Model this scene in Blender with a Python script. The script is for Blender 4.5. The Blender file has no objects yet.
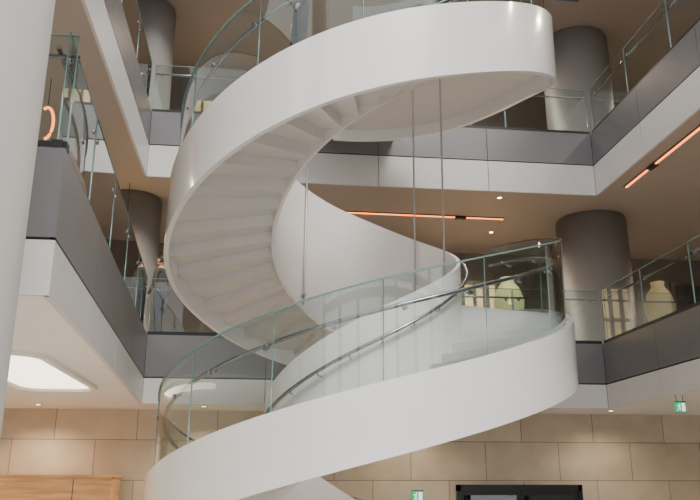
import bpy, math, random
from mathutils import Vector
random.seed(4)
D=bpy.data; C=bpy.context
COL=C.scene.collection
PSI=math.radians(6.66)
EYE=2.2

# ---------------------------------------------------------------- materials
def mat(name,col,rough=.5,metal=0.,emit=None,es=0.,noise=0.,nscale=3.,bump=0.,spec=.5,coat=0.):
    m=D.materials.new(name); m.use_nodes=True
    nt=m.node_tree; b=nt.nodes['Principled BSDF']
    b.inputs['Base Color'].default_value=(*col,1)
    b.inputs['Roughness'].default_value=rough
    b.inputs['Metallic'].default_value=metal
    b.inputs['Specular IOR Level'].default_value=spec
    b.inputs['Coat Weight'].default_value=coat; b.inputs['Coat Roughness'].default_value=.12
    if emit:
        b.inputs['Emission Color'].default_value=(*emit,1); b.inputs['Emission Strength'].default_value=es
    if noise or bump:
        tc=nt.nodes.new('ShaderNodeTexCoord'); n=nt.nodes.new('ShaderNodeTexNoise')
        n.inputs['Scale'].default_value=nscale; n.inputs['Detail'].default_value=6
        nt.links.new(tc.outputs['Object'],n.inputs['Vector'])
        if noise:
            r=nt.nodes.new('ShaderNodeValToRGB')
            r.color_ramp.elements[0].position=.3; r.color_ramp.elements[1].position=.7
            r.color_ramp.elements[0].color=(*[c*(1-noise) for c in col],1)
            r.color_ramp.elements[1].color=(*[min(1,c*(1+noise)) for c in col],1)
            nt.links.new(n.outputs['Fac'],r.inputs['Fac']); nt.links.new(r.outputs['Color'],b.inputs['Base Color'])
        if bump:
            bp=nt.nodes.new('ShaderNodeBump'); bp.inputs['Strength'].default_value=bump
            nt.links.new(n.outputs['Fac'],bp.inputs['Height']); nt.links.new(bp.outputs['Normal'],b.inputs['Normal'])
    return m
def glassmat(name,tint,refl=1.0):
    m=D.materials.new(name); m.use_nodes=True; nt=m.node_tree; nt.nodes.clear()
    o=nt.nodes.new('ShaderNodeOutputMaterial'); mx=nt.nodes.new('ShaderNodeMixShader')
    t=nt.nodes.new('ShaderNodeBsdfTransparent'); t.inputs['Color'].default_value=(*tint,1)
    g=nt.nodes.new('ShaderNodeBsdfGlossy'); g.inputs['Roughness'].default_value=.015
    # thin sheet: same reflectance from both faces
    ge=nt.nodes.new('ShaderNodeNewGeometry'); io=nt.nodes.new('ShaderNodeMath'); io.operation='MULTIPLY_ADD'
    io.inputs[1].default_value=-(1.5-1/1.5); io.inputs[2].default_value=1.5
    nt.links.new(ge.outputs['Backfacing'],io.inputs[0])
    f=nt.nodes.new('ShaderNodeFresnel'); nt.links.new(io.outputs[0],f.inputs['IOR'])
    mu=nt.nodes.new('ShaderNodeMath'); mu.operation='MULTIPLY'; mu.inputs[1].default_value=refl; mu.use_clamp=True
    nt.links.new(f.outputs[0],mu.inputs[0]); nt.links.new(mu.outputs[0],mx.inputs[0])
    nt.links.new(t.outputs[0],mx.inputs[1]); nt.links.new(g.outputs[0],mx.inputs[2]); nt.links.new(mx.outputs[0],o.inputs[0])
    return m
def brickmat(name,c1,c2,mortar,w,h,ms,rough=.6,axis='XZ',bump=.3):
    m=D.materials.new(name); m.use_nodes=True; nt=m.node_tree; b=nt.nodes['Principled BSDF']
    g=nt.nodes.new('ShaderNodeNewGeometry'); s=nt.nodes.new('ShaderNodeSeparateXYZ'); c=nt.nodes.new('ShaderNodeCombineXYZ')
    nt.links.new(g.outputs['Position'],s.inputs[0]); nt.links.new(s.outputs[axis[0]],c.inputs[0]); nt.links.new(s.outputs[axis[1]],c.inputs[1])
    br=nt.nodes.new('ShaderNodeTexBrick'); br.inputs['Scale'].default_value=1
    br.inputs['Brick Width'].default_value=w; br.inputs['Row Height'].default_value=h
    br.inputs['Mortar Size'].default_value=ms; br.inputs['Mortar Smooth'].default_value=.2
    br.inputs['Color1'].default_value=(*c1,1); br.inputs['Color2'].default_value=(*c2,1); br.inputs['Mortar'].default_value=(*mortar,1)
    nt.links.new(c.outputs[0],br.inputs['Vector'])
    n=nt.nodes.new('ShaderNodeTexNoise'); n.inputs['Scale'].default_value=2.2; n.inputs['Detail'].default_value=8
    nt.links.new(c.outputs[0],n.inputs['Vector'])
    mx=nt.nodes.new('ShaderNodeMix'); mx.data_type='RGBA'; mx.blend_type='OVERLAY'; mx.inputs[0].default_value=.35
    nt.links.new(br.outputs['Color'],mx.inputs[6]); nt.links.new(n.outputs['Fac'],mx.inputs[7])
    hs=nt.nodes.new('ShaderNodeMix'); hs.data_type='RGBA'; hs.blend_type='MIX'; hs.inputs[0].default_value=.35
    nt.links.new(mx.outputs[2],hs.inputs[6]); nt.links.new(br.outputs['Color'],hs.inputs[7])
    nt.links.new(hs.outputs[2],b.inputs['Base Color'])
    bp=nt.nodes.new('ShaderNodeBump'); bp.inputs['Strength'].default_value=bump; bp.inputs['Distance'].default_value=.01; bp.invert=True
    nt.links.new(br.outputs['Fac'],bp.inputs['Height']); nt.links.new(bp.outputs['Normal'],b.inputs['Normal'])
    b.inputs['Roughness'].default_value=rough
    return m
def woodmat(name,c1,c2):
    m=D.materials.new(name); m.use_nodes=True; nt=m.node_tree; b=nt.nodes['Principled BSDF']
    tc=nt.nodes.new('ShaderNodeTexCoord'); mp=nt.nodes.new('ShaderNodeMapping'); mp.inputs['Scale'].default_value=(1,1,12)
    n=nt.nodes.new('ShaderNodeTexNoise'); n.inputs['Scale'].default_value=1.5; n.inputs['Detail'].default_value=8
    r=nt.nodes.new('ShaderNodeValToRGB'); r.color_ramp.elements[0].color=(*c1,1); r.color_ramp.elements[1].color=(*c2,1)
    r.color_ramp.elements[0].position=.35; r.color_ramp.elements[1].position=.65
    nt.links.new(tc.outputs['Object'],mp.inputs[0]); nt.links.new(mp.outputs[0],n.inputs['Vector'])
    nt.links.new(n.outputs['Fac'],r.inputs[0]); nt.links.new(r.outputs[0],b.inputs['Base Color']); b.inputs['Roughness'].default_value=.4
    return m

M_white=mat('white_satin_paint',(.87,.855,.845),.28,noise=.012,nscale=1.5,coat=1.)
M_white_in=mat('white_plaster',(.83,.785,.76),.3,noise=.02,coat=.4)
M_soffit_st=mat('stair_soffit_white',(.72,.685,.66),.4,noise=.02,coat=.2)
M_tread=mat('tread_stone',(.55,.53,.51),.5,noise=.06,nscale=6)
M_steel=mat('brushed_steel',(.34,.34,.35),.22,metal=1.)
M_rod=mat('steel_rod',(.42,.39,.37),.35,metal=.6)
M_glass=glassmat('clear_green_glass',(.78,.87,.86),2.2)
M_gedge=mat('glass_edge_green',(.14,.25,.24),.2)
M_fgray=mat('grey_metal_fascia',(.19,.185,.195),.33,metal=.3,noise=.03,nscale=1)
M_fwhite=mat('white_fascia',(.62,.605,.595),.4,noise=.02)
M_gap=mat('dark_joint',(.03,.03,.03),.8)  # plain dark colour for joints, slab edges and the door backing
M_shoe=mat('dark_base_shoe',(.02,.022,.025),.4,metal=.3)
M_taupe=mat('taupe_ceiling',(.41,.355,.31),.5,noise=.03,nscale=.6)
M_taupe2=mat('taupe_ceiling_upper',(.29,.24,.205),.6,noise=.04,nscale=.6)
M_wceil=mat('white_ceiling',(.84,.82,.79),.6,noise=.01)
M_wall=mat('brown_wall',(.21,.175,.15),.6,noise=.08,nscale=.8)
M_col=mat('column_taupe_paint',(.23,.215,.20),.5,noise=.03)
M_colf=mat('column_light_grey',(.37,.35,.33),.5,noise=.03,nscale=1.2)
M_floor=brickmat('floor_tile',(.64,.60,.55),(.60,.56,.51),(.35,.33,.31),1.2,1.2,.006,.3,'XY',.05)
M_carp=mat('upper_floor_stone',(.42,.385,.35),.3,noise=.05)
M_stone=brickmat('stone_block',(.50,.43,.33),(.61,.53,.42),(.24,.20,.16),1.55,.76,.009,.6)
M_black=mat('black_frame',(.012,.012,.014),.35)
M_wood=woodmat('orange_timber',(.62,.32,.12),(.84,.50,.24))
M_orange=mat('orange_led',(1,.35,.1),.5,emit=(1,.25,.05),es=4)
M_warm=mat('warm_lamp',(1,.8,.5),.5,emit=(1,.6,.2),es=16)
M_lamp=mat('downlight_white',(1,.9,.8),.5,emit=(1,.78,.48),es=14)
M_cove=mat('cove_light',(1,.97,.92),.5,emit=(1,.88,.68),es=3.4)
M_shop=mat('lit_shop_panel',(.9,.7,.4),.5,emit=(1,.66,.30),es=1.1,noise=.3,nscale=1.5)
M_green=mat('exit_green',(.0,.35,.16),.4,emit=(.0,.5,.22),es=.8)
M_pict=mat('exit_pictogram',(.9,.95,.9),.4,emit=(.8,1,.9),es=1.2)
M_vase=mat('amber_glow_ceramic',(.85,.72,.38),.3,emit=(1,.8,.35),es=.5,noise=.05)  # weak emission puts a warm glow into the ceramic; the vase is no lamp
M_skin=mat('skin',(.55,.35,.26),.5); M_hair=mat('dark_hair',(.03,.02,.018),.6,noise=.2,nscale=30)
M_navy=mat('navy_cloth',(.025,.03,.045),.85,noise=.15,nscale=25); M_grey=mat('charcoal_cloth',(.03,.03,.032),.85,noise=.15,nscale=25)
M_jack=mat('taupe_jacket',(.07,.065,.06),.85,noise=.15,nscale=25)
M_shoeb=mat('black_leather',(.01,.01,.01),.35); M_eye=mat('eye_dark',(.02,.015,.01),.2); M_lip=mat('lips',(.42,.18,.15),.5)

# ---------------------------------------------------------------- mesh builder
class MB:
    def __init__(s): s.v=[];s.f=[];s.m=[];s.sm=[];s.mats=[]
    def mi(s,m):
        if m not in s.mats: s.mats.append(m)
        return s.mats.index(m)
    def face(s,pts,m,smooth=False):
        i=len(s.v); s.v+= [tuple(p) for p in pts]; s.f.append(tuple(range(i,i+len(pts)))); s.m.append(s.mi(m)); s.sm.append(smooth)
    def box(s,lo,hi,m):
        x0,y0,z0=lo;x1,y1,z1=hi
        s.prism([(x0,y0),(x1,y0),(x1,y1),(x0,y1)],z0,z1,m)
    def prism(s,poly,z0,z1,m,mb=None,mt=None):
        i=len(s.v); n=len(poly)
        s.v+=[(p[0],p[1],z0) for p in poly]+[(p[0],p[1],z1) for p in poly]
        s.f.append(tuple(range(i+n-1,i-1,-1)));s.m.append(s.mi(mb or m));s.sm.append(False)
        s.f.append(tuple(range(i+n,i+2*n)));s.m.append(s.mi(mt or m));s.sm.append(False)
        for k in range(n):
            j=(k+1)%n; s.f.append((i+k,i+j,i+n+j,i+n+k)); s.m.append(s.mi(m)); s.sm.append(False)
    def strip(s,A,B,m,smooth=True):
        i=len(s.v); n=len(A); s.v+=[tuple(p) for p in A]+[tuple(p) for p in B]
        for k in range(n-1):
            s.f.append((i+k,i+k+1,i+n+k+1,i+n+k)); s.m.append(s.mi(m)); s.sm.append(smooth)
    def tube(s,pts,r,m,n=8,closed=False):
        pts=[Vector(p) for p in pts]; i=len(s.v); N=len(pts)
        for k,p in enumerate(pts):
            if closed: t=pts[(k+1)%N]-pts[k-1]
            else: t=pts[min(k+1,N-1)]-pts[max(k-1,0)]
            t.normalize(); up=Vector((0,0,1)) if abs(t.z)<.95 else Vector((1,0,0))
            a=t.cross(up).normalized(); b=a.cross(t)
            for j in range(n):
                w=2*math.pi*j/n; s.v.append(tuple(p+a*math.cos(w)*r+b*math.sin(w)*r))
        for k in range(N if closed else N-1):
            k2=(k+1)%N
            for j in range(n):
                j2=(j+1)%n; s.f.append((i+k*n+j,i+k*n+j2,i+k2*n+j2,i+k2*n+j)); s.m.append(s.mi(m)); s.sm.append(True)
        if not closed:
            s.f.append(tuple(i+j for j in range(n)));s.m.append(s.mi(m));s.sm.append(False)
            s.f.append(tuple(i+(N-1)*n+j for j in reversed(range(n))));s.m.append(s.mi(m));s.sm.append(False)
    def lathe(s,c,prof,m,n=48):
        i=len(s.v)
        for r,z in prof:
            for j in range(n):
                w=2*math.pi*j/n; s.v.append((c[0]+r*math.cos(w),c[1]+r*math.sin(w),c[2]+z))
        for k in range(len(prof)-1):
            for j in range(n):
                j2=(j+1)%n; s.f.append((i+k*n+j,i+k*n+j2,i+(k+1)*n+j2,i+(k+1)*n+j)); s.m.append(s.mi(m)); s.sm.append(abs(prof[k][0]-prof[k+1][0])<abs(prof[k][1]-prof[k+1][1])*3)
    def obj(s,name,parent=None):
        me=D.meshes.new(name); me.from_pydata(s.v,[],s.f)
        for m in s.mats: me.materials.append(m)
        me.polygons.foreach_set('material_index',s.m); me.polygons.foreach_set('use_smooth',s.sm); me.update()
        o=D.objects.new(name,me); COL.objects.link(o)
        if parent: o.parent=parent
        return o
def empty(name):
    e=D.objects.new(name,None); COL.objects.link(e); return e

# ---------------------------------------------------------------- levels
L2T,L2M,L2B=EYE+2.64,EYE+1.86,EYE+1.40
L3T,L3M,L3B=EYE+7.15,EYE+6.43,EYE+5.76
L4B=EYE+10.4
XL,XR,YB=-2.06,6.68,14.5
XR3=6.85
WX0,WX1,WY1=-12,14,19.0

# ---------------------------------------------------------------- spiral staircase
AX,AY=1.46,10.9; RO=2.88; RI=1.38
def SP(th,r,h):
    w=math.radians(th)-PSI
    return (AX+.012*h+r*math.sin(w),AY-r*math.cos(w),EYE+h)
TAB=[(-226,-1.97),(-75,.03),(-45,.42),(-15,.80),(0,.987),(15,1.18),(30,1.39),(45,1.63),(60,1.88),(75,2.12),(90,2.36),(108,2.66),(122,2.74),(195,2.74),(215,2.95),(285,4.04),(300,4.34),(315,4.62),(330,4.89),(345,5.13),(360,5.37),(375,5.58),(390,5.82),(405,6.12),(420,6.44),(435,6.70),(450,6.98),(465,7.2),(480,7.25),(555,7.25)]
def lin(T,x):
    if x<=T[0][0]: return T[0][1]+(x-T[0][0])*(T[1][1]-T[0][1])/(T[1][0]-T[0][0])
    for (a,b),(c,d) in zip(T,T[1:]):
        if x<=c: return b+(d-b)*(x-a)/(c-a)
    return T[-1][1]
def sm(T,x,w=14):
    return sum(lin(T,x+d) for d in (-w,-w*.66,-w*.33,0,w*.33,w*.66,w))/7
def H(x): return sm(TAB,x)
BH=[(-226,.80),(30,.78),(75,.86),(200,.88),(360,.96),(435,1.05),(480,.88),(555,.88)]
def HB(x): return H(x)-sm(BH,x)
PT=[(-226,-.9),(-90,.95),(0,2.05),(100,3.29),(180,4.25),(227,4.66),(285,5.0),(360,5.85),(400,6.2),(435,6.75),(465,7.3),(555,7.3)]
def PTOP(x): return sm(PT,x)
T0,T1=-225,552
stair=empty('spiral_staircase')
def ribbon(name,r0,r1,top,bot,a,b,m,step=2.5,medge=None):
    mb=MB(); n=int(round((b-a)/step)); th=[a+(b-a)*i/n for i in range(n+1)]
    g=lambda r,f:[SP(t,r,f(t)) for t in th]
    ot,ob,it,ib=g(r1,top),g(r1,bot),g(r0,top),g(r0,bot)
    mb.strip(ob,ot,m); mb.strip(it,ib,m); mb.strip(ot,it,medge or m); mb.strip(ib,ob,medge or m)
    mb.face([ot[0],it[0],ib[0],ob[0]],medge or m); mb.face([ot[-1],ob[-1],ib[-1],it[-1]],medge or m)
    return mb.obj(name,stair)
GND=lambda x:max(x,-EYE+.005)
ribbon('outer_ribbon',RO-.07,RO,H,lambda t:GND(HB(t)),T0,T1,M_white)
ribbon('inner_parapet',RI-.05,RI,PTOP,lambda t:GND(H(t)-.50),T0,T1,M_white_in)
mb=MB(); ST=10.0
t=T0
while t<T1-.01:
    t2=min(t+ST,T1); hm=H((t+t2)/2); top=hm-.1
    if abs(hm-2.74)<.08: top=2.64
    if hm>7.1: top=7.15
    bo,bi=hm-.66,hm-.40
    k=4; ths=[t+(t2-t)*i/k for i in range(k+1)]
    rr=(RI,RO-.07)
    TI=[SP(x,rr[0],top) for x in ths]; TO=[SP(x,rr[1],top) for x in ths]
    BI=[SP(x,rr[0],GND(bi)) for x in ths]; BO=[SP(x,rr[1],GND(bo)) for x in ths]
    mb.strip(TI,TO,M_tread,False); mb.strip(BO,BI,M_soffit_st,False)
    mb.face([TI[0],TO[0],BO[0],BI[0]],M_soffit_st); mb.face([TO[-1],TI[-1],BI[-1],BO[-1]],M_soffit_st)
    t=t2
mb.obj('treads_and_soffit',stair)
def gpanels(name,a,b,dp,r=RO-.10):
    mb=MB(); t=a
    while t<b-.5:
        t2=min(t+dp,b); n=9; ths=[t+.12+(t2-t-.24)*i/n for i in range(n+1)]
        lo=[SP(x,r,H(x)-.12) for x in ths]; hi=[SP(x,r,H(x)+1.13) for x in ths]
        mb.strip(lo,hi,M_glass)
        hi2=[SP(x,r+.018,H(x)+1.13) for x in ths]; hi3=[SP(x,r+.018,H(x)+1.112) for x in ths]; hi4=[SP(x,r,H(x)+1.112) for x in ths]
        mb.strip(hi,hi2,M_gedge); mb.strip(hi2,hi3,M_gedge); mb.strip(hi3,hi4,M_gedge)
        for x in (ths[0],):
            mb.tube([SP(x,r+.004,H(x)-.1),SP(x,r+.004,H(x)+1.13)],.007,M_gedge,6)
        t=t2
    return mb.obj(name,stair)
gpanels('glass_guard_lower',-222,128,25)
gpanels('glass_guard_middle',190,470,28)
gpanels('glass_guard_upper',470,490,20)
gpanels('glass_guard_inner',405,550,29,RI-.02)
mb=MB()
def rail(a,b,r,f,m=M_steel,rad=.024):
    n=int((b-a)/3); mb.tube([SP(a+(b-a)*i/n,r,f(a+(b-a)*i/n)) for i in range(n+1)],rad,m)
fo=lambda t:H(t)+.80
fi=lambda t:H(t)+.66
rail(-220,128,RO-.19,fo); rail(192,485,RO-.19,fo)
rail(-220,545,RI+.09,fi)
t=-216
while t<486:
    if not(124<t<194):
        mb.tube([SP(t,RO-.10,fo(t)-.06),SP(t,RO-.19,fo(t)-.05),SP(t,RO-.19,fo(t))],.009,M_steel,6)
        mb.tube([SP(t,RO-.085,fo(t)-.06),SP(t,RO-.125,fo(t)-.06)],.028,M_steel,10)
        mb.tube([SP(t,RI,fi(t)-.06),SP(t,RI+.09,fi(t)-.05),SP(t,RI+.09,fi(t))],.009,M_steel,6)
    t+=16
mb.obj('handrails',stair)
mb=MB()
for th in (110,141,227):
    zt=H(th+360)-.42 if th+360<T1 else 7.0
    mb.tube([SP(th,RI-.09,H(th)-.45),SP(th,RI-.09,zt)],.015,M_rod,8)
    for h in (H(th)-.3,zt-.03):
        mb.tube([SP(th,RI-.12,h),SP(th,RI-.04,h)],.03,M_rod,8)
mb.obj('suspension_rods',stair)
mb=MB()
for top in (L2T,L3T):
    mb.prism([(.55,13.55),(2.6,13.45),(2.6,YB-.03),(.55,YB-.03)],top-.35,top-.005,M_white)
mb.obj('landing_bridges',stair)

# ---------------------------------------------------------------- floor plates
def plate(name,polys,z0,z1,soff,top):
    mb=MB()
    for p in polys: mb.prism(p,z0,z1,M_gap,soff,top)
    return mb.obj(name)
YL=6.1; XN=-1.63
i=.05
plate('floor_level_2',[[(WX0,YL+i),(XN-i,YL+i),(XL-i,YB),(WX0,YB)],[(WX0,YB),(XL-i,YB),(XL-i,YB+i),(XR+i,YB+i),(XR+i,YB),(WX1,YB),(WX1,WY1),(WX0,WY1)],[(XR+i,-2),(WX1,-2),(WX1,YB),(XR+i,YB)]],L2B+.02,L2T,M_wceil,M_carp)
X3=-2.3
plate('floor_level_3',[[(WX0,YL),(X3-i,YL),(X3-i,YB),(WX0,YB)],[(WX0,YB),(X3-i,YB),(X3-i,YB+i),(XR3+i,YB+i),(XR3+i,YB),(WX1,YB),(WX1,WY1),(WX0,WY1)],[(XR3+i,-2),(WX1,-2),(WX1,YB),(XR3+i,YB)]],L3B+.02,L3T,M_taupe,M_carp)
plate('ceiling_upper',[[(WX0,YL),(X3,YL),(X3,YB),(WX0,YB)],[(WX0,YB),(WX1,YB),(WX1,WY1),(WX0,WY1)],[(XR3,-2),(WX1,-2),(WX1,YB),(XR3,YB)]],L4B,L4B+1.2,M_taupe2,M_carp)

def fascia(name,pts,zt,zm,zb,step=2.1):
    mb=MB()
    for (a,b) in zip(pts,pts[1:]):
        a=Vector(a);b=Vector(b);L=(b-a).length;d=(b-a)/L; nrm=Vector((d.y,-d.x))
        n=max(1,round(L/step))
        for q in range(n):
            s0=a+d*(L*q/n+.006); s1=a+d*(L*(q+1)/n-.006)
            for z0,z1,m in ((zm+.012,zt,M_fgray),(zb,zm-.012,M_fwhite)):
                p=[s0,s1,s1+nrm*.045,s0+nrm*.045]
                mb.prism([(v.x,v.y) for v in p],z0,z1,m)
    return mb.obj(name)
fascia('trim_fascia_level_2',[(XR,-2),(XR,YB),(XL,YB),(XN,YL),(WX0,YL)],L2T,L2M,L2B)
fascia('trim_fascia_level_3',[(XR3,-2),(XR3,YB),(X3,YB),(X3,YL)],L3T,L3M,L3B)

def balustrade(name,pts,z,skip=None):
    mb=MB()
    for (a,b) in zip(pts,pts[1:]):
        a=Vector(a);b=Vector(b);L=(b-a).length;d=(b-a)/L;n=Vector((d.y,-d.x))
        P=lambda s,o,h:(a.x+d.x*s+n.x*o,a.y+d.y*s+n.y*o,z+h)
        k=max(1,round(L/1.7))
        for q in range(k):
            s0=L*q/k+.01; s1=L*(q+1)/k-.01
            mid=a+d*(s0+s1)/2
            if skip and skip[0]<mid.x<skip[1] and abs(d.x)>.9: continue
            mb.face([P(s0,.07,0),P(s1,.07,0),P(s1,.07,1.08),P(s0,.07,1.08)],M_glass)
            mb.tube([P(s0,.07,1.08),P(s1,.07,1.08)],.008,M_gedge,6)
            mb.tube([P(s0,.07,.02),P(s0,.07,1.08)],.007,M_gedge,6)
            mb.tube([P(s1,.07,.02),P(s1,.07,1.08)],.007,M_gedge,6)
            p=[P(s0-.01,.03,0),P(s1+.01,.03,0),P(s1+.01,.12,0),P(s0-.01,.12,0)]
            mb.prism([(v[0],v[1]) for v in p],z,z+.07,M_shoe)
            mb.tube([P(s0-.01,.15,.92),P(s1+.01,.15,.92)],.021,M_steel,8)
            for s in (s0+.12,s1-.12):
                mb.tube([P(s,.06,.86),P(s,.15,.87),P(s,.15,.92)],.008,M_steel,6)
                mb.tube([P(s,.055,.86),P(s,.085,.86)],.025,M_steel,10)
    return mb.obj(name)
balustrade('glass_balustrade',[(XR,-1.9),(XR,YB),(XL,YB),(XN,YL),(-6,YL)],L2T,(.3,2.8))
balustrade('glass_balustrade',[(XR3,-1.9),(XR3,YB),(X3,YB),(X3,YL)],L3T,(.3,2.8))

# ---------------------------------------------------------------- room shell
def simple(name,lo,hi,m):
    mb=MB(); mb.box(lo,hi,m); return mb.obj(name)
simple('floor',(WX0,-9,-.2),(WX1,WY1,0),M_floor)
simple('wall_stone_back',(WX0,16,0),(WX1,16.3,L2B+.02),M_stone)
simple('wall_back_upper',(WX0,WY1,L2T-1),(WX1,WY1+.2,L4B+1),M_wall)
simple('wall_left',(WX0-.2,-9,0),(WX0,WY1,L4B+1),M_wall)
simple('wall_right',(WX1,-9,0),(WX1+.2,WY1,L4B+1),M_wall)
# unseen mullion grid added behind the viewpoint for streaks in reflections, open between bars
mb=MB()
x=WX0
while x<=WX1+.01:
    mb.box((x-.22,-9.3,0),(x+.22,-8.9,13.5),M_shoe); x+=3.25
for z in (0,3.7,4.3,8.3,8.9,13.2):
    mb.box((WX0,-9.25,z),(WX1,-8.95,z+.3),M_shoe)
mb.obj('unseen_mullion_grid')

def column(name,x,y,z0,z1,r,m):
    mb=MB(); h=z1-z0
    mb.lathe((x,y,z0),[(0,0),(r+.02,0),(r+.02,.12),(r,.13),(r,h-.06),(r-.03,h-.055),(r-.03,h),(0,h)],m,72)
    return mb.obj(name)
column('column',-1.93,4.63,0,14.5,.5,M_colf)
for z0,z1 in ((L2T,L3B+.02),(L3T,L4B)):
    column('column',7.42,16.15,z0,z1,.78,M_col)
    column('column',-2.75,15.9,z0,z1,.6,M_col)
column('column',-6.5,15.9,L2T,L3B+.02,.56,M_col)
column('column',11.2,13.5,L2T,L3B+.02,.6,M_col)

def screen(name,x0,x1,z0,h):
    e=empty(name); y=WY1-.02
    mb=MB(); mb.box((x0,y-.05,z0),(x1,y,z0+h),M_shop); mb.obj('lit_panel',e)
    mb=MB(); n=max(2,int((x1-x0)/.28))
    for q in range(n+1):
        x=x0+(x1-x0)*q/n; w=.03 if q%3 else .07
        mb.box((x-w,y-.18,z0),(x+w,y-.05,z0+h),M_wall)
    for zz in (z0,z0+h*.62,z0+h): mb.box((x0-.05,y-.2,zz-.03+.03*(zz==z0)),(x1+.05,y-.05,zz+.04),M_wall)
    mb.obj('slats',e)
screen('backlit_screen',3.9,6.6,L2T,2.3)
screen('backlit_screen',-2.0,1.2,L3T,2.6)
e=empty('door_2'); mb=MB()
mb.box((10.75,WY1-.1,L2T),(10.85,WY1-.01,L2T+2.4),M_steel); mb.box((11.95,WY1-.1,L2T),(12.05,WY1-.01,L2T+2.4),M_steel); mb.box((10.75,WY1-.1,L2T+2.4),(12.05,WY1-.01,L2T+2.5),M_steel); mb.obj('frame',e)
mb=MB(); mb.box((10.85,WY1-.06,L2T),(11.95,WY1-.01,L2T+2.4),M_black); mb.obj('leaf',e)

def led(name,p,q,brk):
    mb=MB(); p=Vector(p);q=Vector(q);d=(q-p).normalized();n=Vector((-d.y,d.x,0));L=(q-p).length
    def seg(s0,s1,w,z0,z1,m):
        c=[p+d*s0+n*w,p+d*s1+n*w,p+d*s1-n*w,p+d*s0-n*w]; mb.prism([(v.x,v.y) for v in c],p.z-z0,p.z-z1,m)
    seg(0,L,.045,.02,0,M_black)
    seg(.02,L*brk,.02,.035,.02,M_orange); seg(L*brk+.25,L-.02,.02,.035,.02,M_orange)
    seg(L*brk,L*brk+.25,.05,.06,0,M_black)
    mb.obj(name)
led('led_strip_light',(1.6,16.15,L3B+.02),(5.4,16.2,L3B+.02),.7)
led('led_strip_light',(7.25,9.0,L3B+.02),(7.25,14.0,L3B+.02),.75)

def downlight(x,y,z,m=M_lamp,r=.045):
    mb.lathe((x,y,z),[(0,-.012),(r,-.012)],m,20); mb.lathe((x,y,z),[(r,-.012),(r+.02,-.016),(r+.025,0)],M_taupe,20)
mb=MB()
def spot(x,y,z,e,col=(1,.83,.64),ang=150,k=2.9):
    downlight(x,y,z)
    l=D.lights.new('downlight_lamp','SPOT'); l.energy=e*k; l.color=col; l.spot_size=math.radians(ang); l.spot_blend=.8; l.shadow_soft_size=.06
    o=D.objects.new('downlight_lamp',l); COL.objects.link(o); o.location=(x,y,z-.05); return o
for x in (-9,-5.2,.8,5.4,10.8):
    spot(x,17.2,L3B+.02,110); spot(x,17.0,L4B,110)
for y in (8,12):
    spot(-5.5,y,L3B+.02,110)
    spot(9.8,y,L3B+.02,120); spot(9.8,y,L4B,120)
for x in (-8,-4,-1,3,7,11):
    spot(x,15.1,L2B+.02,42 if x<0 else 24,(1,.80,.58),k=3.4)
for y in (7.5,10.5,13):
    spot(9.5,y,L2B+.02,30); spot(-5.8,y,L2B+.02,80,k=3.4)
spot(4.9,14.9,L3B+.02,60,(1,.75,.4),50)  # extra warm spot, added to brighten the vase, not part of the downlight grid
mb.obj('recessed_downlights')

mb=MB()
cx,cy,z=-3.02,10.75,L2B+.02; rx,ry,rc=.50,1.75,.3
def rr_(g,dz):
    out=[]
    for (a0,ux,uy) in ((0,1,1),(90,-1,1),(180,-1,-1),(270,1,-1)):
        for q in range(9):
            a=math.radians(a0+q*90/8); out.append((cx+ux*(rx-rc)+(rc+g)*math.cos(a),cy+uy*(ry-rc)+(rc+g)*math.sin(a),z+dz))
    return out+[out[0]]
mb.face(rr_(0,-.012)[:-1],M_cove)
mb.strip(rr_(0,-.012),rr_(.04,-.05),M_wceil); mb.strip(rr_(.04,-.05),rr_(.12,-.05),M_wceil); mb.strip(rr_(.12,-.05),rr_(.12,0),M_wceil)
mb.obj('ceiling_light_panel')
mb=MB()
mb.tube([(-3.2+.10*math.cos(a*math.pi/12),10.8,7.25+.25*math.sin(a*math.pi/12)) for a in range(-6,9)],.022,M_orange,8)
mb.tube([(-3.2,10.8,7.5),(-3.2,10.8,L3B+.02)],.006,M_black,6)
mb.obj('arc_pendant_light')
mb=MB()
mb.lathe((-2.68,14.95,6.72),[(.17,0),(.13,.08),(.03,.2),(.02,.26)],M_warm,24); mb.lathe((-2.68,14.95,6.72),[(0,.03),(.12,.03)],M_warm,24)
mb.tube([(-2.68,14.95,6.96),(-2.68,14.95,L3B+.02)],.007,M_black,6)
mb.obj('pendant_lamp')
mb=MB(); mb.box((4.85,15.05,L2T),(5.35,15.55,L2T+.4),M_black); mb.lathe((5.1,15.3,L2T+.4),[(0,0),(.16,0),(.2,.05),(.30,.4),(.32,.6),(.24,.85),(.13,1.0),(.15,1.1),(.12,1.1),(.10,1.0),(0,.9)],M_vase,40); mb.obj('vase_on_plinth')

# door
e=empty('door_1'); mb=MB(); x0,x1,y=4.0,6.6,15.98; zt=2.2
mb.box((x0,y-.1,0),(x0+.08,y,zt),M_black); mb.box((x1-.08,y-.1,0),(x1,y,zt),M_black); mb.box((x0,y-.1,zt-.12),(x1,y,zt),M_black)
xm=(x0+x1)/2
for a,b in ((x0+.08,xm-.005),(xm+.005,x1-.08)):
    mb.box((a,y-.07,.02),(a+.06,y-.02,zt-.12),M_black); mb.box((b-.06,y-.07,.02),(b,y-.02,zt-.12),M_black)
    mb.box((a+.06,y-.07,.02),(b-.06,y-.02,.2),M_black); mb.box((a+.06,y-.07,zt-.2),(b-.06,y-.02,zt-.12),M_black)
mb.obj('frame',e)
mb=MB(); mb.box((x0+.1,y-.05,.2),(x1-.1,y-.04,zt-.2),M_glass); mb.box((x0+.05,y-.015,0.01),(x1-.05,y-.005,zt-.05),M_gap); mb.obj('glazing',e)
mb=MB(); 
for x in (xm-.1,xm+.1): mb.tube([(x,y-.07,.9),(x,y-.13,.9),(x,y-.13,1.4),(x,y-.07,1.4)],.014,M_steel,8)
mb.obj('handles',e)

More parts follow.
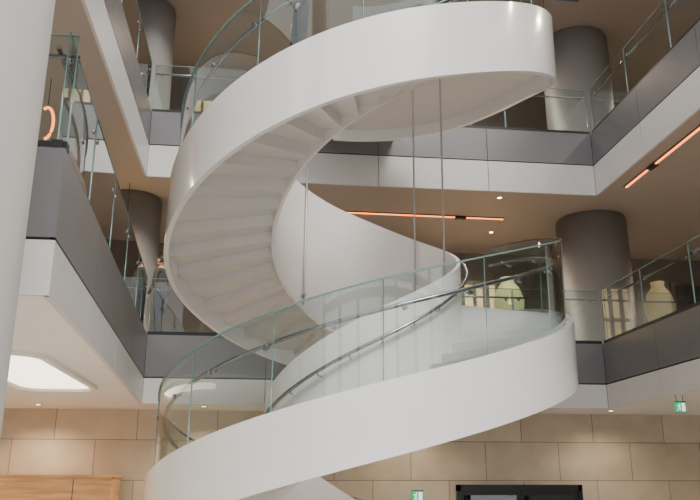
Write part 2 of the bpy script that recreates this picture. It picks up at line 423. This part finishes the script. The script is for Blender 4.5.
def exitsign(x,y,z,drop,k=1.):
    e=empty('exit_sign'); mb=MB(); mb.box((x-.11*k,y-.02,z-.1*k),(x+.11*k,y+.02,z+.1*k),M_green); mb.obj('body',e)
    mb=MB(); yy=y-.023
    def q(pts): mb.face([(x+a*k,yy,z+b*k) for a,b in pts],M_pict)
    q([(.02,-.08),(.09,-.08),(.09,.08),(.02,.08)])
    q([(-.05,.0),(-.02,.0),(-.01,.045),(-.045,.045)]); q([(-.05,0),(-.035,0),(-.06,-.07),(-.08,-.07)]); q([(-.035,0),(-.02,0),(-.0,-.06),(-.02,-.06)])
    q([(-.035,.052),(-.01,.052),(-.01,.075),(-.035,.075)]); q([(-.09,.02),(-.045,.03),(-.045,.042),(-.09,.032)])
    mb.obj('pictogram',e)
    mb=MB(); mb.box((x-.12*k,y-.015,z+.1*k),(x+.12*k,y+.015,z+.1*k+.015),M_black)
    if drop:
        for s in (-.07,.07): mb.tube([(x+s*k,y,z+.1*k),(x+s*k,y,drop)],.005,M_black,6)
    else: mb.box((x-.03,y+.02,z-.03),(x+.03,16,z+.03),M_black)
    mb.obj('bracket',e)
exitsign(6.9,12.3,3.42,L2B+.02,.8)
exitsign(3.2,15.9,1.98,None)

e=empty('timber_kiosk'); mb=MB()
mb.box((-4.7,14.9,0),(-2.55,15.0,2.33),M_wood); mb.box((-4.7,15.0,0),(-4.62,15.9,2.33),M_wood); mb.box((-2.63,15.0,0),(-2.55,15.9,2.33),M_wood)
mb.box((-4.74,14.86,2.33),(-2.51,15.92,2.37),M_wood); mb.obj('shell',e)
mb=MB()
for x in (-3.2,): mb.box((x-.006,14.895,.1),(x+.006,14.9,2.3),M_gap)
mb.box((-4.72,14.88,0),(-2.53,14.9,.1),M_black); mb.obj('panel_joints',e)

# ---------------------------------------------------------------- people
def person(name,loc,rz,shirt,pants,stride=.0):
    e=empty(name)
    J={};V=[];R=[];E=[]
    def j(n,p,r,par=None):
        J[n]=len(V);V.append(p);R.append(r)
        if par is not None:E.append((J[par],J[n]))
    j('pelvis',(0,0,.96),(.15,.11)); j('waist',(0,0,1.10),(.125,.095),'pelvis'); j('chest',(0,0,1.30),(.16,.11),'waist'); j('neckb',(0,-.01,1.44),(.08,.07),'chest'); j('neck',(0,.0,1.55),(.048,.05),'neckb')
    for s,sg in (('l',1),('r',-1)):
        f=stride*sg
        j('sh'+s,(.175*sg,-.01,1.40),(.058,.058),'neckb'); j('el'+s,(.225*sg,-.04-f*.3,1.12),(.043,.043),'sh'+s); j('wr'+s,(.235*sg,.08-f*.4,.89),(.028,.024),'el'+s); j('pa'+s,(.235*sg,.105-f*.4,.82),(.02,.035),'wr'+s)
        j('hp'+s,(.09*sg,0,.90),(.09,.095),'pelvis'); j('kn'+s,(.1*sg,.03+f*.6,.50),(.06,.062),'hp'+s); j('an'+s,(.1*sg,-.02+f*.6,.09),(.042,.045),'kn'+s); j('to'+s,(.11*sg,.15+f*.6,.045),(.042,.032),'an'+s)
    me=D.meshes.new('body'); me.from_pydata(V,E,[]); o=D.objects.new('body',me); COL.objects.link(o)
    o.modifiers.new('s','SKIN')
    for i_,r in enumerate(R): me.skin_vertices[0].data[i_].radius=r
    me.skin_vertices[0].data[0].use_root=True
    o.modifiers.new('ss','SUBSURF').levels=2
    dg=C.evaluated_depsgraph_get(); nm=D.meshes.new_from_object(o.evaluated_get(dg)); o.modifiers.clear(); o.data=nm
    nm.materials.clear()
    for m in (shirt,pants,M_shoeb,M_skin): nm.materials.append(m)
    for p in nm.polygons:
        c=p.center; p.use_smooth=True
        if abs(c.x)>.17 and c.z<.91: k=3
        elif c.z>1.47: k=3
        elif c.z<.085 : k=2
        elif c.z<.99 and abs(c.x)<.2: k=1
        else:k=0
        p.material_index=k
    o.parent=e
    V=[];R=[];E=[]
    for sg in (1,-1):
        f=stride*sg; bx,by,bz=.235*sg,.105-f*.4,.825
        for q in range(4):
            yy=by-.028+.019*q; L=(.062,.074,.08,.07)[q]; i0=len(V)
            V+= [(bx,yy,bz),(bx,yy,bz-.035),(bx-.008*sg,yy+.004,bz-.035-L*.5),(bx-.025*sg,yy+.006,bz-.03-L)]; R+=[.009,.0085,.008,.006]; E+=[(i0,i0+1),(i0+1,i0+2),(i0+2,i0+3)]
        i0=len(V); V+=[(bx,by+.02,bz+.03),(bx-.015*sg,by+.05,bz-.005),(bx-.022*sg,by+.058,bz-.035)]; R+=[.01,.009,.007]; E+=[(i0,i0+1),(i0+1,i0+2)]
    me=D.meshes.new('fingers'); me.from_pydata(V,E,[]); o=D.objects.new('fingers',me); COL.objects.link(o); o.modifiers.new('s','SKIN')
    for i_,r in enumerate(R): me.skin_vertices[0].data[i_].radius=(r,r)
    o.modifiers.new('ss','SUBSURF').levels=1; me.materials.append(M_skin); o.parent=e
    mb=MB()
    def ell(c,r,m,n=20,k=14,cut=None):
        for a in range(k):
            for b in range(n):
                ps=[]
                for (aa,bb) in ((a,b),(a,b+1),(a+1,b+1),(a+1,b)):
                    u=math.pi*aa/k; w=2*math.pi*bb/n; x=math.sin(u)*math.cos(w);yv=math.sin(u)*math.sin(w);z=math.cos(u)
                    tp=1-.22*max(0,-z)
                    ps.append((c[0]+r[0]*x*tp,c[1]+r[1]*yv*tp,c[2]+r[2]*z))
                cy=sum(p[1] for p in ps)/4-c[1]; cz=sum(p[2] for p in ps)/4-c[2]
                if cut and cut(cy,cz): continue
                mb.face(ps,m,True)
    ell((0,.02,1.635),(.075,.095,.115),M_skin)
    ell((0,.012,1.645),(.083,.102,.118),M_hair,cut=lambda y,z:(y>.03 and z<.06) or z<-.06)
    ell((0,.118,1.625),(.012,.018,.022),M_skin,8,6); ell((.078,.015,1.63),(.01,.02,.03),M_skin,8,6); ell((-.078,.015,1.63),(.01,.02,.03),M_skin,8,6)
    ell((.03,.104,1.645),(.012,.008,.007),M_eye,8,6); ell((-.03,.104,1.645),(.012,.008,.007),M_eye,8,6); ell((0,.108,1.585),(.022,.008,.006),M_lip,8,6)
    mb.obj('head',e)
    e.location=loc; e.rotation_euler=(0,0,rz); return e
p=SP(339,2.3,0)
t=T0
while t<T1:
    if t<=339<t+ST: stp=H(t+ST/2)-.1
    t+=ST
person('person',(p[0],p[1],EYE+stp),math.radians(100),M_grey,M_navy,.05)
person('person',(-1.98,15.3,L2T),math.radians(60),M_jack,M_navy,.1)

# ---------------------------------------------------------------- light
w=D.worlds.new('world'); C.scene.world=w; w.use_nodes=True
nt=w.node_tree; bg=nt.nodes['Background']
tc=nt.nodes.new('ShaderNodeTexCoord'); sx=nt.nodes.new('ShaderNodeSeparateXYZ'); rp=nt.nodes.new('ShaderNodeValToRGB')
nt.links.new(tc.outputs['Generated'],sx.inputs[0]); nt.links.new(sx.outputs['Z'],rp.inputs[0]); nt.links.new(rp.outputs[0],bg.inputs[0])
rp.color_ramp.elements[0].position=0; rp.color_ramp.elements[0].color=(.68,.68,.69,1)
rp.color_ramp.elements[1].position=.9; rp.color_ramp.elements[1].color=(1,.99,.98,1)
bg.inputs[1].default_value=2.2
s=D.lights.new('sun','SUN'); s.energy=3.0; s.angle=math.radians(18); s.color=(1,.96,.90); so=D.objects.new('sun',s); COL.objects.link(so); so.rotation_euler=(math.radians(40),math.radians(16),0)

cam=D.cameras.new('camera'); co=D.objects.new('camera',cam); COL.objects.link(co)
co.location=(0,0,EYE); co.rotation_euler=(math.radians(90+16.75),0,-PSI)
cam.sensor_width=36; cam.lens=780/700*36; cam.clip_end=200
C.scene.camera=co
